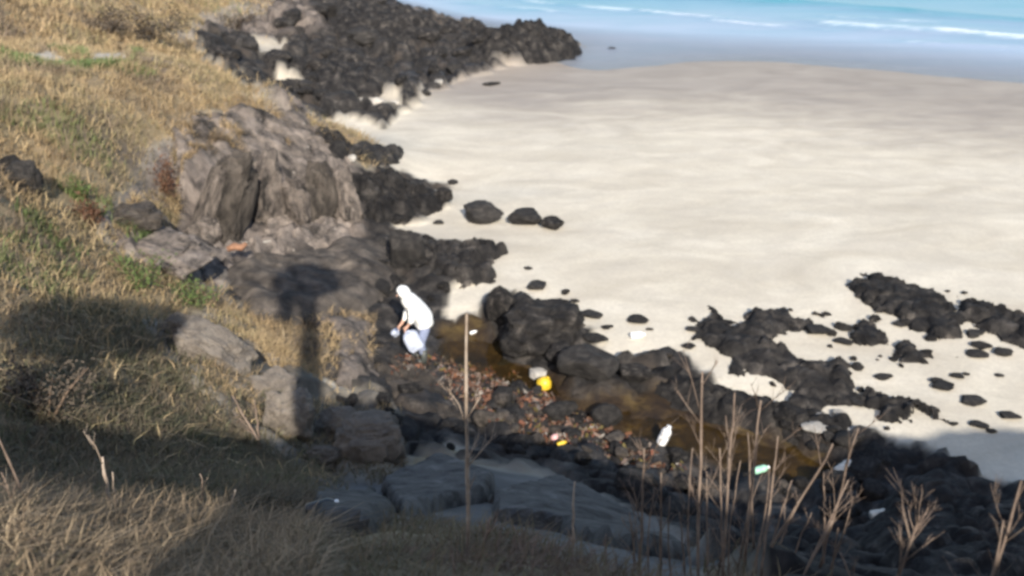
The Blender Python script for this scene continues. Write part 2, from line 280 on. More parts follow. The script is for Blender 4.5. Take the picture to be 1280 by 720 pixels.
# ------------------------------------------------------------------ sea
def sea():
    sx = np.r_[np.linspace(-4000, -45, 12)[:-1], np.linspace(-45, 60, 260)[:-1], np.linspace(60, 4000, 12)]
    sy = np.r_[np.linspace(30, 82, 330)[:-1], np.linspace(82, 200, 60)[:-1], np.geomspace(200, 6000, 20)]
    x, y = np.meshgrid(sx, sy); px, py, ok = project(x, y, 0*x)
    z = .02*(fbm(x*.35, y*1.1, s=90)-.5)
    foam = np.zeros_like(x)
    waves = [([(640,0),(690,6),(790,13),(865,20),(930,27)], .12, 1.1, .5), ([(985,26),(1035,31),(1120,36),(1200,41),(1290,49),(1500,72)], .2, 1.3, .6),
             ([(870,24),(940,30),(1000,34),(1060,40)], .08, .8, .5), ([(560,3),(640,9),(720,17)], .08, .8, .4), ([(1100,50),(1200,56),(1300,64)], .06, .8, .4), ([(1010,20),(1080,24),(1200,31)], .1, .8, .45), ([(820,-6),(1000,4),(1130,14),(1400,38)], .2, 1.3, .1), ([(600,-8),(760,-4),(1000,-12)], .2, 1.4, .3)]
    for ln, h, wd, fs in waves:
        W = np.array([at(a, b, 0)[:2] for a, b in ln]); yl = np.interp(x, W[:, 0], W[:, 1]); fade = sst(W[0, 0]-1, W[0, 0]+2, x)*(1-sst(W[-1, 0]-2, W[-1, 0]+1, x))
        yl = yl + .8*(fbm(x*.5, 0*x, s=91)-.5); d = y - yl
        z += fade*h*np.where(d < 0, np.exp(-(d/(wd*.5))**2), np.exp(-(d/(wd*1.6))**2))
        br = sst(.3, .62, fbm(x*.22+h*10, 0*x, s=92)) if fs < 1 else sst(.3, .7, fbm(x*.3, 0*x, s=92))
        foam = np.maximum(foam, fade*fs*(.25+.75*br)*np.where(d < 0, np.exp(-(d/.7)**2), np.exp(-(d/.35)**2)))
        foam = np.maximum(foam, fade*fs*.3*np.where(d < 0, np.exp(-(d/3.2)**2), 0))
    depth = np.where((x > gx[0]) & (x < gx[-1]) & (y < gy[-1]), np.clip(z - samp(Zb, x, y), -.5, 6), 6)
    depth = np.maximum(depth, np.where(y > 75, sst(75, 130, y)*6, -1))
    edge = fbm(x*.5, y*.5, s=95); foam = np.maximum(foam, .16*np.exp(-((depth-.03-.05*edge)/.02)**2))
    keep = (depth > -.25).ravel(); Fq = gridfaces(len(sx), len(sy)); Fq = Fq[keep[Fq].any(1)]
    m = MT('sea_water', .12, .5); p = m.pos(sc=(.5, 1.1, 1)); de = m.attr('depth').outputs['Fac']; fo = m.attr('foam').outputs['Fac']
    n = m.noise(m.pos(sc=(.1, .5, 1)), 1.0, 5, .6, .5)
    dd = m.math('ADD', de, m.math('MULTIPLY', m.math('SUBTRACT', n, .5), .9))
    dr = m.n('ShaderNodeMapRange'); m.l(dd, dr.inputs[0]); dr.inputs[1].default_value = 0; dr.inputs[2].default_value = 1.7
    deep = m.ramp(dr.outputs[0], [(0, (.34, .37, .46)), (.2, (.25, .315, .40)), (.42, (.15, .275, .35)), (.7, (.05, .225, .28)), (1, (.018, .145, .185))])
    fn = m.ramp(m.math('ADD', fo, m.math('MULTIPLY', m.math('SUBTRACT', m.noise(p, 2.2, 6, .7), .5), .7)), [(.2, (0, 0, 0)), (.75, (.85, .85, .85))])
    fn2 = m.math('MULTIPLY', fn, m.math('MINIMUM', m.math('MULTIPLY', fo, 8.), 1.))
    m.col(m.mix(fn2, deep, (.78, .8, .82, 1)))
    rr = m.n('ShaderNodeMapRange'); m.l(fn2, rr.inputs[0]); rr.inputs[3].default_value = .3; rr.inputs[4].default_value = .8; m.l(rr.outputs[0], m.b.inputs['Roughness'])
    m.bump(m.noise(p, 2.4, 6, .62, .3), .35, .12); m.b.inputs['IOR'].default_value = 1.33
    tr = m.n('ShaderNodeBsdfTransparent'); tr.inputs[0].default_value = (.86, .93, .97, 1); lw = m.n('ShaderNodeMapRange'); m.l(de, lw.inputs[0]); lw.inputs[1].default_value = 0; lw.inputs[2].default_value = .3; lw.inputs[3].default_value = .25; lw.inputs[4].default_value = 1.
    a = m.math('MAXIMUM', lw.outputs[0], fn2); x_ = m.n('ShaderNodeMixShader'); m.l(a, x_.inputs[0]); m.l(tr.outputs[0], x_.inputs[1]); m.l(m.b.outputs[0], x_.inputs[2]); m.l(x_.outputs[0], m.t.nodes['Material Output'].inputs[0])
    tag(obj('sea', mesh_from('sea', np.stack([x, y, z], -1).reshape(-1, 3), Fq, m.m, dict(depth=depth.ravel(), foam=foam.ravel()))), kind='structure')
sea()
# sea floor out to the horizon
fl = simple('sea_floor', (.3, .28, .22)); tag(obj('sea_floor', mesh_from('sea_floor', [(-4000,-200,-4),(4000,-200,-4),(4000,6000,-4),(-4000,6000,-4)], [(0,1,2,3)], fl)), kind='structure')
# tide pool water lying in the gully
def pool(poly, level, name='tide_pool'):
    P = np.array([hit(a, b)[0][:2] for a, b in poly]); lo, hi = P.min(0)-.3, P.max(0)+.3
    x, y = np.meshgrid(np.arange(lo[0], hi[0], .12), np.arange(lo[1], hi[1], .12)); d = polydist(x, y, P)
    k = (d > -.25).ravel(); Fq = gridfaces(x.shape[1], x.shape[0]); Fq = Fq[k[Fq].all(1)]
    m = MT('pool_water', .05, .5); m.col((.03, .022, .01, 1)); m.bump(m.noise(m.pos(), 5, 3), .08, .03); m.b.inputs['IOR'].default_value = 1.33
    tr = m.n('ShaderNodeBsdfTransparent'); tr.inputs[0].default_value = (.9, .82, .62, 1); x_ = m.n('ShaderNodeMixShader'); x_.inputs[0].default_value = .22
    m.l(tr.outputs[0], x_.inputs[1]); m.l(m.b.outputs[0], x_.inputs[2]); m.l(x_.outputs[0], m.t.nodes['Material Output'].inputs[0])
    u, inv = np.unique(Fq, return_inverse=True); V = np.stack([x.ravel(), y.ravel(), 0*x.ravel()+level], 1)[u]
    tag(obj(name, mesh_from(name, V, inv.reshape(-1, 4), m.m)), kind='structure')
pool([(545,402),(600,405),(640,458),(700,470),(690,500),(620,475),(560,448)], .1)
pool([(770,500),(860,503),(960,548),(1060,592),(1045,612),(900,578),(800,545)], .09)
# ------------------------------------------------------------------ rocks
ICO = {}
def ico(n):
    if n not in ICO:
        b = bmesh.new(); bmesh.ops.create_icosphere(b, subdivisions=n, radius=1); b.verts.ensure_lookup_table()
        ICO[n] = np.array([v.co[:] for v in b.verts]), np.array([[v.index for v in f.verts] for f in b.faces]); b.free()
    return ICO[n]
def rock_mesh(seed, mat, sub=4, cuts=14, lo=.55, hi=.9, rough=.2, name='rock', boxy=1.):
    rs = np.random.RandomState(seed); V, Fc = ico(sub); V = V.copy(); V = np.sign(V)*np.abs(V)**boxy
    if boxy < 1: lo, hi, rough = .72, 1.1, .42
    for k in range(cuts):
        n = rs.normal(size=3); n /= np.linalg.norm(n); d = rs.uniform(lo, hi); e = np.maximum(0, V@n - d); V -= .92*e[:, None]*n
    o = rs.uniform(0, 50, 3); q = V*1.6+o; nn = V/np.linalg.norm(V, axis=1, keepdims=True)
    V += nn*((fbm(q[:, 0], q[:, 1], q[:, 2], 3, seed)-.5)*rough*1.6 + (fbm(q[:, 0]*5, q[:, 1]*5, q[:, 2]*5, 3, seed)-.5)*rough*.7)[:, None]
    V -= (V.max(0)+V.min(0))/2; V /= (V.max(0)-V.min(0))/2
    me = mesh_from(name, V, Fc, mat); me.set_sharp_from_angle(angle=R(38)); return me
LIB = {}
def rlib(mat, i, **k):
    key = (mat.name, i, k.get('boxy', 1))
    if key not in LIB: LIB[key] = rock_mesh(100+i*7+len(mat.name), mat, **k)
    return LIB[key]
def place(px, py, wp, hp, mat, i, label, group=None, name='rock', tilt=0, yaw=None, dep=.8, sink=.2, hmin=.3, cat='rock', sub=4, boxy=1.):
    """a boulder whose picture is wp x hp pixels about (px, py)"""
    base, t = hit(px, py + hp*.38); W = wp*t/F; ang = math.asin((CAMZ-base[2])/max(t*np.linalg.norm(ray(px, py)), .1)); D = W*dep
    Hh = max((hp*t/F - D*math.sin(ang)*.75)/math.cos(ang), W*hmin)
    o = obj(name, rlib(mat, i, sub=sub, boxy=boxy)); o.scale = (W/2, D/2, Hh/2*(1+sink)); o.rotation_euler = (0, R(tilt), R(yaw if yaw is not None else random.uniform(-25, 25)))
    bx, by = base[0], base[1] + D*.2; o.location = (bx, by, zg(bx, by) + Hh*.5*(1-sink)); tag(o, label, cat, group); return o
def outcrop(poly, h, mat, label, name='rock_outcrop', cat='rock', cell=.5, edge=.35, seed=0, res=None, flat=.45, group=None, shift=.4, ragged=.4, stuff=None):
    P = np.array([hit(a, b, shift*h*.6)[0][:2] for a, b in poly]); c = P.mean(0); lo, hi = P.min(0)-.4, P.max(0)+.4; size = (hi-lo).max(); r = res or max(.045, size/110)
    x, y = np.meshgrid(np.arange(lo[0], hi[0], r), np.arange(lo[1], hi[1], r))
    d = polydist(x, y, P) + ragged*2*(fbm(x/cell*.9, y/cell*.9, s=seed)-.5)
    g = samp(Zb, x, y); wx, wy = x + .5*cell*(fbm(x/cell*.5, y/cell*.5, s=seed+8)-.5)*2, y*.9; b = boulderfield(wx/cell, wy/cell, seed); b2 = boulderfield(x/cell*2.7, y/cell*2.7, seed+3)
    pr = np.clip(d/edge, 0, 1)**.55
    z = g + pr*h*(flat + (1-flat)*(.75*b + .4*b2)) + .08*h*(fbm(x*6, y*6, s=seed)-.5)*pr + (fbm(x*2.2, y*2.2, s=seed+4)-.5)*h*.5*pr - np.where(d <= 0, .25, .0) - .04
    k = (d > -r*1.5).ravel(); Fq = gridfaces(x.shape[1], x.shape[0]); Fq = Fq[k[Fq].all(1)]; u, inv = np.unique(Fq, return_inverse=True)
    V = np.stack([x.ravel()-c[0], y.ravel()-c[1], z.ravel()], 1)[u]; z0 = V[:, 2].min(); V[:, 2] -= z0
    me = mesh_from(name, V, inv.reshape(-1, 4), mat); me.set_sharp_from_angle(angle=R(42))
    return tag(obj(name, me, loc=(c[0], c[1], z0)), label, cat, group)
L, LG, BR, CL, TN = M_lava, M_lavag, M_brown, M_cliff, M_tan
outcrop([(860,400),(895,392),(910,404),(960,394),(990,387),(1000,404),(985,414),(1000,434),(1035,459),(1052,452),(1085,484),(1075,498),(1040,504),(1000,508),(985,494),(960,484),(930,459),(900,434),(880,424)], .3, L, 'large black reef in the sand, longest of those right of the gully', seed=1, ragged=.75, shift=.2)
outcrop([(985,388),(1040,387),(1068,404),(1095,404),(1107,429),(1170,443),(1165,463),(1130,458),(1098,440),(1078,432),(1068,414),(1030,400)], .22, L, 'thin curved black reef ribbon joining the large reef on the sand', seed=2, ragged=.75, shift=.2, edge=.22, cell=.4)
outcrop([(1047,354),(1085,349),(1120,354),(1165,362),(1225,384),(1275,396),(1240,402),(1200,399),(1195,414),(1165,419),(1150,404),(1115,389),(1070,374)], .27, L, 'uppermost black reef on the right of the beach, widening then tapering', seed=3, ragged=.75, shift=.2, edge=.25, cell=.45)
outcrop([(1255,398),(1300,393),(1330,430),(1270,436),(1250,412)], .35, L, 'black reef cut by the right edge of the view, on bright sand', seed=4, ragged=.75, shift=.2)
outcrop([(1085,494),(1130,496),(1172,514),(1165,519),(1132,514),(1138,534),(1110,534),(1090,519)], .28, L, 'small forked black reef at the edge of the shaded sand', seed=5, ragged=.75, shift=.2, edge=.2, cell=.35)
outcrop([(1100,635),(1140,598),(1190,582),(1218,604),(1232,618),(1270,606),(1320,618),(1340,720),(1200,730),(1080,700),(1075,660)], .55, L, 'huge black rock mass in shade beside the shaded sand', seed=6, cell=.9)
outcrop([(626,440),(660,436),(700,440),(724,444),(700,462),(640,458)], .3, L, 'low black ledge at the foot of the big dark boulder', seed=7, cell=.5, edge=.3)
place(676,412,112,84, L, 4, 'big dark boulder between the pool and the bright sand', hmin=.5, boxy=.75, sub=5, yaw=10)
place(628,392,40,54, L, 6, 'upright black rock leaning on the left of the big dark boulder', hmin=.8)
#outcrop([(612,378),(630,368),(642,388),(680,384),(730,412),(724,444),(700,460),(640,454),(618,424)], 1.0, L, 'big dark boulder mass between the pool and the bright sand', seed=7, cell=.9, edge=.3, flat=.6, ragged=.12)
outcrop([(530,314),(560,308),(628,312),(602,328),(612,348),(580,353),(560,348),(535,338)], .45, L, 'low black reef above the person, jutting out over sand', seed=8, cell=.4, edge=.2)
outcrop([(440,220),(490,218),(540,243),(548,258),(540,264),(500,274),(470,279),(445,254)], .7, L, 'jagged black outcrop at the foot of the cliff corner', seed=9, cell=.6)
outcrop([(430,187),(450,179),(505,185),(500,200),(470,205),(435,202)], .45, L, 'flat black rock lying across the little sand inlet', seed=10, cell=.7, edge=.25, flat=.65, ragged=.1)
outcrop([(385,162),(400,162),(440,184),(445,204),(430,208),(405,194)], .5, L, 'narrow black rock strip along the bottom of the cliff crest', seed=11)
outcrop([(770,460),(840,448),(880,474),(960,494),(1000,514),(1060,524),(1070,548),(980,548),(900,524),(830,494),(780,484)], .34, L, 'long black rock bar along the near edge of the bright sand', seed=12, cell=.45)
outcrop([(585,54),(640,44),(680,38),(700,48),(730,60),(720,67),(690,70),(640,74),(600,72)], 1.3, L, 'black knoll at the seaward tip of the far rock shelf', seed=13, cell=1.2, edge=.8, res=.09)
outcrop([(440,12),(520,22),(560,40),(520,60),(440,50),(400,30)], 1.0, L, 'highest black ridge on the far rock shelf beside the sea', seed=14, cell=1.3, edge=1., res=.1)
outcrop([(385,84),(430,70),(480,84),(510,104),(480,114),(430,116),(395,112)], .9, L, 'broad black rubble mound on the shelf behind the cliff', seed=15, cell=1.0, edge=.9, res=.09)
outcrop([(290,330),(430,298),(480,305),(500,345),(470,392),(420,402),(330,394),(290,366)], .5, BR, 'smooth grey brown rock shelf under the cliff', seed=16, cell=1.5, flat=.75, edge=.5)
outcrop([(470,420),(520,455),(560,470),(600,520),(560,530),(500,500),(460,470)], .3, BR, 'low grey brown rock in front of the person', seed=17, cell=.5)
outcrop([(400,400),(450,390),(470,430),(465,480),(420,480),(405,440)], .4, CL, 'greenish grey rock rib standing left of the person', seed=18, cell=.6, flat=.6)
# far-left lower ground rocks and the grey slabs in the shaded foreground
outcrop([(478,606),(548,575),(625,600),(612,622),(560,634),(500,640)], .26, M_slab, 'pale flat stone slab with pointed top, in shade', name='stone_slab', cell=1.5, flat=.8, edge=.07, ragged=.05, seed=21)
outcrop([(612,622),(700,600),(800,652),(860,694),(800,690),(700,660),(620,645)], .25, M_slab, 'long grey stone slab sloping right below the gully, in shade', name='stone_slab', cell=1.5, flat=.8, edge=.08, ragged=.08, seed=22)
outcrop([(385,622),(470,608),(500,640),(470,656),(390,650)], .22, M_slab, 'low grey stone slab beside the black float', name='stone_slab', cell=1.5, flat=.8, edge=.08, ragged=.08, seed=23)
# named single boulders -----------------------------------------------------
T = 'trio of dark boulders on the sand'
place(603,266,54,34, LG, 1, 'pointed dark boulder, largest and left of the trio on open sand')
place(656,272,44,26, LG, 2, 'blocky dark boulder, middle of the trio on open sand')
place(690,280,30,20, L, 3, 'small dark boulder, right end of the trio on open sand')
place(555,248,26,24, L, 4, 'small black boulder beside the tip of the jagged outcrop')
place(510,315,46,62, LG, 5, 'tall grey boulder standing above the person', hmin=.6, yaw=10)
place(735,467,78,54, LG, 6, 'rounded grey boulder behind the big dark one, near the yellow float')
place(702,452,40,30, L, 2, 'dark boulder wedged between the big dark mass and the grey one')
place(700,512,46,30, LG, 7, 'grey boulder just below the yellow float')
place(758,520,40,36, LG, 8, 'grey boulder in the gully right of the yellow float')
place(672,470,24,16, M_pale, 1, 'pale grey stone touching the yellow float')
place(795,470,44,34, L, 5, 'black boulder at the left end of the long rock bar')
place(1030,525,26,15, M_pale, 2, 'largest pale rounded stone at the near end of the large reef')
place(1006,530,16,11, M_pale, 3, 'small pale stone left of the largest pale one')
place(1048,518,18,12, M_pale, 4, 'pale stone tucked right against the reef end')
place(1020,547,38,12, M_pale, 5, 'flat pale stone below the other pale ones', hmin=.2)
place(1060,547,46,14, M_pale, 6, 'long flat pale stone on the shaded sand edge', hmin=.2)
place(765,61,12,5, L, 6, 'tiny black rock alone in the shallow sea')
place(614,105,24,5, L, 7, 'low flat black rock on wet sand by the far shelf', hmin=.15)
for k, (px, py, a, b, lb) in enumerate([(452,128,13,8,'leftmost pale stone of the row at the shelf edge'),(473,126,16,9,'middle pale stone of the row at the shelf edge'),(494,130,13,9,'rightmost pale stone of the row at the shelf edge'),(440,204,12,10,'round white stone by the sand inlet under the cliff corner')]):
    place(px, py, a, b, M_pale, 1+k, lb, hmin=.3, sub=3)
# cliff blocks
K = dict(name='cliff_block', cat='rock', boxy=.5, sub=5)
outcrop([(215,160),(250,148),(300,130),(380,146),(438,198),(425,225),(350,212),(280,212),(225,205)], .3, CL, 'weathered tan rock crest along the top of the cliff face', seed=31, cell=.55, edge=.35, flat=.35)
outcrop([(225,290),(300,300),(350,275),(440,270),(452,300),(300,325),(230,320)], .45, CL, 'broken rock along the foot of the cliff columns', seed=32, cell=.5, edge=.3, flat=.3)
place(288,258,66,128, M_brown, 11, 'great leaning slab of the cliff face, dark and smooth', tilt=20, dep=.9, yaw=8, hmin=1.2, **K)
place(262,265,30,110, CL, 12, 'tan edge slab leaning against the great slab', tilt=22, dep=.9, yaw=0, hmin=1.5, **K)
place(335,240,52,96, CL, 15, 'rough tan column just right of the great slab', hmin=.9, tilt=12, yaw=20, **K)
place(370,262,46,64, CL, 16, 'middle column of the cliff face, above the dark crack', hmin=.8, tilt=-6, yaw=-25, **K)
place(402,250,46,86, M_brown, 17, 'darker square column near the cliff corner', hmin=1., tilt=-2, yaw=5, **K)
place(434,254,38,78, CL, 18, 'pale greenish column forming the cliff corner', hmin=1., tilt=-5, **K)
place(318,203,26,24, TN, 7, 'small pale knob of rock above the great slab', hmin=.6, **K)
place(252,292,50,50, CL, 14, 'tan wedge at the lower left of the great slab', hmin=.6, **K)
place(205,318,120,56, CL, 15, 'broad lichen covered boulder below the grass slope', hmin=.3, **K)
place(170,280,70,40, M_brown, 16, 'dark half buried block in the grass slope', hmin=.35, **K)
place(30,225,44,46, LG, 17, 'dark crag poking from the grass near the left edge', hmin=.5, **K)
place(12,208,30,30, LG, 18, 'smaller dark crag at the left edge of the grass slope', hmin=.5, **K)
# foreground boulders
B = dict(name='boulder', cat='rock', boxy=.55, sub=5, sink=.35)
place(272,440,104,64, TN, 1, 'long tan boulder above the shaded slope, sunlit on top', tilt=22, hmin=.35, **B)
place(225,415,60,44, TN, 2, 'tan boulder at the upper end of the boulder line', tilt=15, hmin=.4, **B)
place(335,485,70,50, TN, 3, 'pale boulder at the lower end of the sunlit line', tilt=10, hmin=.4, **B)
place(360,522,66,70, TN, 4, 'squarish boulder half in shade', hmin=.6, **B)
place(420,530,64,54, TN, 5, 'grey boulder in shade behind the largest shaded one', hmin=.5, **B)
place(462,560,92,76, TN, 6, 'largest rounded boulder in the foreground shade', hmin=.55, **B)
place(400,572,60,50, TN, 7, 'low boulder in shade left of the largest shaded one', hmin=.4, **B)
# scattered beach stones
BS = [(566,228,14,8,'small dark stone on sand above the jagged outcrop tip'),(548,278,14,7,'tiny dark stone on sand left of the boulder trio'),(671,357,28,15,'oval dark stone on sand above the big boulder mass'),(707,365,12,8,'small stone right of the oval stone above the big boulder mass'),(719,376,12,7,'lower of two small stones above the long flat stone'),(739,393,30,12,'long flat stone on sand up from the big boulder mass'),(759,408,16,8,'small faint stone between the long flat stone and the white bottle'),(745,425,32,14,'dark flat stone on sand right beside the big boulder mass'),(798,399,28,14,'slanting dark stone just above the white bottle on sand'),(660,335,12,5,'tiny dark stone on sand right of the low jutting reef'),(834,441,28,12,'dark stone on sand at the upper edge of the long rock bar'),(861,433,18,9,'small stone on sand near the left tip of the large reef'),(600,348,20,11,'dark stone below the tip of the low jutting reef'),
 (1025,412,34,17,'bigger of two dark stones enclosed by the large reef and the ribbon'),(1055,427,24,10,'smaller of two dark stones enclosed by the large reef and the ribbon'),(1105,470,24,10,'dark stone alone between the large reef and the ribbon end'),(1228,431,26,12,'upper stone of the close trio below the right reefs'),(1224,443,28,10,'lower stone of the close trio below the right reefs'),(1256,440,28,11,'right stone of the close trio below the right reefs'),(1197,470,18,8,'small stone on the lower right sand between two others'),(1180,482,30,13,'large stone on the lower right sand, left of the oval one'),(1218,501,32,13,'oval dark stone just above the edge of shade on the sand'),(1264,520,26,12,'dark stone at the edge of shade near the right border'),(1225,533,24,7,'flat stone lying inside the shaded sand'),(1192,530,12,7,'tiny stone inside the shaded sand, left of the flat one'),(1172,476,18,10,'small stone touching the large one on the lower right sand'),(1250,470,12,5,'tiny stone below the close trio, nearest the right border'),(1208,468,10,5,'tiniest stone below the close trio'),(1155,395,20,10,'stone in the sand gap between the uppermost reef and ribbon'),(1125,405,18,9,'stone just above the bend of the reef ribbon'),(1240,540,14,6,'small stone right of the flat one in shaded sand'),(868,412,20,9,'stone just left of the large reef tip'),(812,412,10,4,'tiny stone right of the white bottle on sand')]
for k, (px, py, a, b, lb) in enumerate(BS):
    place(px, py, a, b, LG, 1+k % 9, lb, 'dark stones scattered on the sand', name='beach_stone', hmin=.22, sub=3)
# scattered rock groups
def scatter(n, poly, smin, smax, mats, label, group, name, seed, zoff=.1, avoid=None, sub=3, power=2.2):
    rs = np.random.RandomState(seed); P = np.array(poly, float); lo, hi = P.min(0), P.max(0); c = 0
    while c < n:
        px, py = rs.uniform(lo[0], hi[0]), rs.uniform(lo[1], hi[1])
        if polydist(np.array([px]), np.array([py]), P)[0] < 2: continue
        q, t = hit(px, py); s = smin + (smax-smin)*rs.rand()**power
        if samp(m_path, q[0], q[1]) > .15: continue
        o = obj(name, rlib(mats[rs.randint(len(mats))], rs.randint(1, 9), sub=sub)); o.scale = (s*.5*rs.uniform(.8, 1.3), s*.5*rs.uniform(.7, 1.1), s*.5*rs.uniform(.5, .85))
        o.rotation_euler = (rs.uniform(-.3, .3), rs.uniform(-.3, .3), rs.uniform(0, 6.28)); o.location = (q[0], q[1], q[2] + s*zoff); tag(o, label, 'rock', group); c += 1
scatter(70, [(270,80),(300,60),(380,20),(470,5),(560,35),(640,55),(690,60),(600,85),(545,110),(500,135),(420,145),(350,130)], .5, 1.3, [L, L, L, LG], 'black lava rock jumbled on the far shelf', 'lava rocks of the far shelf', 'lava_rock', 1)
scatter(45, [(440,210),(500,225),(545,255),(500,285),(560,305),(600,345),(550,380),(470,390),(455,300)], .2, .7, [L, LG, L], 'black rock on the rocky shore below the cliff', 'rocks below the cliff', 'shore_rock', 2)
scatter(80, [(545,455),(640,480),(720,510),(800,560),(900,590),(1040,620),(900,650),(760,600),(640,560),(500,500),(480,470)], .12, .42, [LG, BR, BR, L], 'brown grey cobble in the rubbish strewn gully', 'cobbles in the gully', 'cobble', 3)
scatter(45, [(400,490),(480,500),(600,545),(760,600),(880,650),(820,660),(700,600),(560,570),(500,560)], .15, .5, [LG, L], 'dark cobble in the shaded gully strip', 'shaded cobbles', 'cobble', 4)
scatter(35, [(880,500),(1000,520),(1100,560),(1100,620),(1060,690),(1000,640),(1060,590),(960,545)], .2, .6, [L, LG], 'black rock beside the brown pool', 'rocks beside the pool', 'shore_rock', 5)
scatter(40, [(870,395),(1000,380),(1110,410),(1180,440),(1130,480),(1090,510),(1000,515),(930,470)], .08, .3, [L, LG], 'small black stone scattered round the large reef', 'small stones round the large reef', 'beach_stone', 7, power=1.6)
scatter(30, [(1040,345),(1120,348),(1280,380),(1280,420),(1190,425),(1100,400)], .08, .28, [L, LG], 'small black stone scattered round the uppermost reef', 'small stones round the uppermost reef', 'beach_stone', 8, power=1.6)
scatter(22, [(630,45),(720,60),(600,90),(550,112),(500,140),(490,130),(560,100),(620,80)], .3, .8, [L, LG, M_pale], 'stone at the sand edge of the far shelf', 'stones edging the far shelf', 'lava_rock', 6)
# ------------------------------------------------------------------ grass
def blades(name, n, poly, length, width, pal, label_seed, dens=.5, lean=.5, mat=M_grass, mask=None, wind=(.35, -.2), clump=1.0):
    rs = np.random.RandomState(label_seed); W = np.array([(p[0], p[1]) for p in poly], float); lo, hi = W.min(0), W.max(0); xs = []; tot = 0
    while tot < n:
        x = rs.uniform(lo[0], hi[0], 60000); y = rs.uniform(lo[1], hi[1], 60000); k = polydist(x, y, W) > 0
        k &= rs.rand(60000) < sst(dens-.18, dens+.12, fbm(x*clump, y*clump, s=label_seed))
        if mask is not None: k &= rs.rand(60000) < samp(mask, x, y)
        xs.append(np.stack([x[k], y[k]], 1)); tot += k.sum()
        if len(xs) > 60: break
    q = np.concatenate(xs)[:n]; n = len(q); x, y = q.T; z = samp(Z, x, y) - .02
    ct = fbm(x*1.5, y*1.5, s=label_seed+1); Ln = length*rs.uniform(.5, 1.25, n)*(.55+.9*ct); wd = width*rs.uniform(.7, 1.4, n)
    a = rs.uniform(0, 6.283, n); ln = lean*rs.uniform(.2, 1.3, n)
    dx, dy = np.cos(a)*ln + wind[0], np.sin(a)*ln + wind[1]; b = rs.uniform(0, 6.283, n); ux, uy = np.cos(b)*wd/2, np.sin(b)*wd/2
    def P(t, s, drop): return np.stack([x + dx*Ln*t*t + ux*s, y + dy*Ln*t*t + uy*s, z + Ln*(t - drop*t*t*np.clip(np.hypot(dx, dy), 0, 1.5))], 1)
    V = np.stack([P(0, -1, .0), P(0, 1, 0), P(.55, -.8, .35), P(.55, .8, .35), P(1, 0, .42)], 1).reshape(-1, 3)
    i = np.arange(n)[:, None]*5; Fc = np.concatenate([i+[0, 1, 3], i+[0, 3, 2], i+[2, 3, 4]])
    pal = np.array(pal); f = np.clip(fbm(x*.55, y*.55, s=label_seed+2)*1.9-.45 + rs.normal(0, .13, n), 0, .999)*(len(pal)-1); k = f.astype(int); fr = (f-k)[:, None]
    c = pal[k]*(1-fr) + pal[np.minimum(k+1, len(pal)-1)]*fr; c *= rs.uniform(.75, 1.25, (n, 1)); c = np.repeat(np.c_[c, np.ones(n)], 5, 0)
    return tag(obj(name, mesh_from(name, V, Fc, mat, dict(col=c), smooth=False)), kind='stuff')
def strip(pp): return [tuple(hit(a, b)[0][:2]) for a, b in pp]
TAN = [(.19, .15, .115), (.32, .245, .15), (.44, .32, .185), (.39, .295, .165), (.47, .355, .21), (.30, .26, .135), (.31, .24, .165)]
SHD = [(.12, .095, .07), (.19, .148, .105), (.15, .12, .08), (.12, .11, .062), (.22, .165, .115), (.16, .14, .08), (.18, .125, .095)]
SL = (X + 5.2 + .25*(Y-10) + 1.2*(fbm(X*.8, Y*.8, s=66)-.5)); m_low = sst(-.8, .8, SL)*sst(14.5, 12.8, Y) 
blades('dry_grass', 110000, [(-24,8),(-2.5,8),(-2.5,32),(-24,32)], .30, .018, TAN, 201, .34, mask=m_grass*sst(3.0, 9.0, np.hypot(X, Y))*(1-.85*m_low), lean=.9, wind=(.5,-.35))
blades('dry_grass', 5000, strip([(272,384),(400,384),(470,400),(468,470),(400,474),(350,466),(290,420)]), .2, .014, TAN, 208, .25, mask=m_tuft, lean=.9)
blades('dry_grass', 5000, strip([(190,400),(300,395),(400,480),(490,510),(510,590),(400,620),(330,560),(250,480),(200,440)]), .2, .013, TAN, 209, .5, mask=m_bould, lean=.9, clump=1.8)
blades('dry_grass', 9000, strip([(130,300),(190,180),(240,135),(300,112),(380,148),(420,185),(340,190),(270,190),(225,230),(190,300)]), .24, .016, TAN, 211, .52, mask=m_cliff, lean=.9, wind=(.5,-.35), clump=1.6)
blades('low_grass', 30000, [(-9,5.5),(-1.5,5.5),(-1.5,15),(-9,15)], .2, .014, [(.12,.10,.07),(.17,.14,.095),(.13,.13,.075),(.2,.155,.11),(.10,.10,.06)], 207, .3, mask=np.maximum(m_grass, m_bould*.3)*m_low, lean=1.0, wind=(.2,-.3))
blades('dry_grass', 45000, [(-26,32),(-7,32),(-7,64),(-26,64)], .36, .035, TAN, 202, .36, mask=m_grass, lean=.8, wind=(.5,-.3))
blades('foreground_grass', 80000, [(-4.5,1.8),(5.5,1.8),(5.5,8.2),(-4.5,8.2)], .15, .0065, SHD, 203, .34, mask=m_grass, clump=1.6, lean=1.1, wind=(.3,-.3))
blades('foreground_grass', 15000, [(-3.0,2.8),(-.7,2.8),(-1.1,4.6),(-3.0,4.9)], .2, .0065, [(.27,.20,.13),(.36,.27,.17),(.20,.15,.10),(.44,.34,.22),(.25,.18,.12)], 204, .36, mask=m_grass, clump=2.2, lean=1.2)
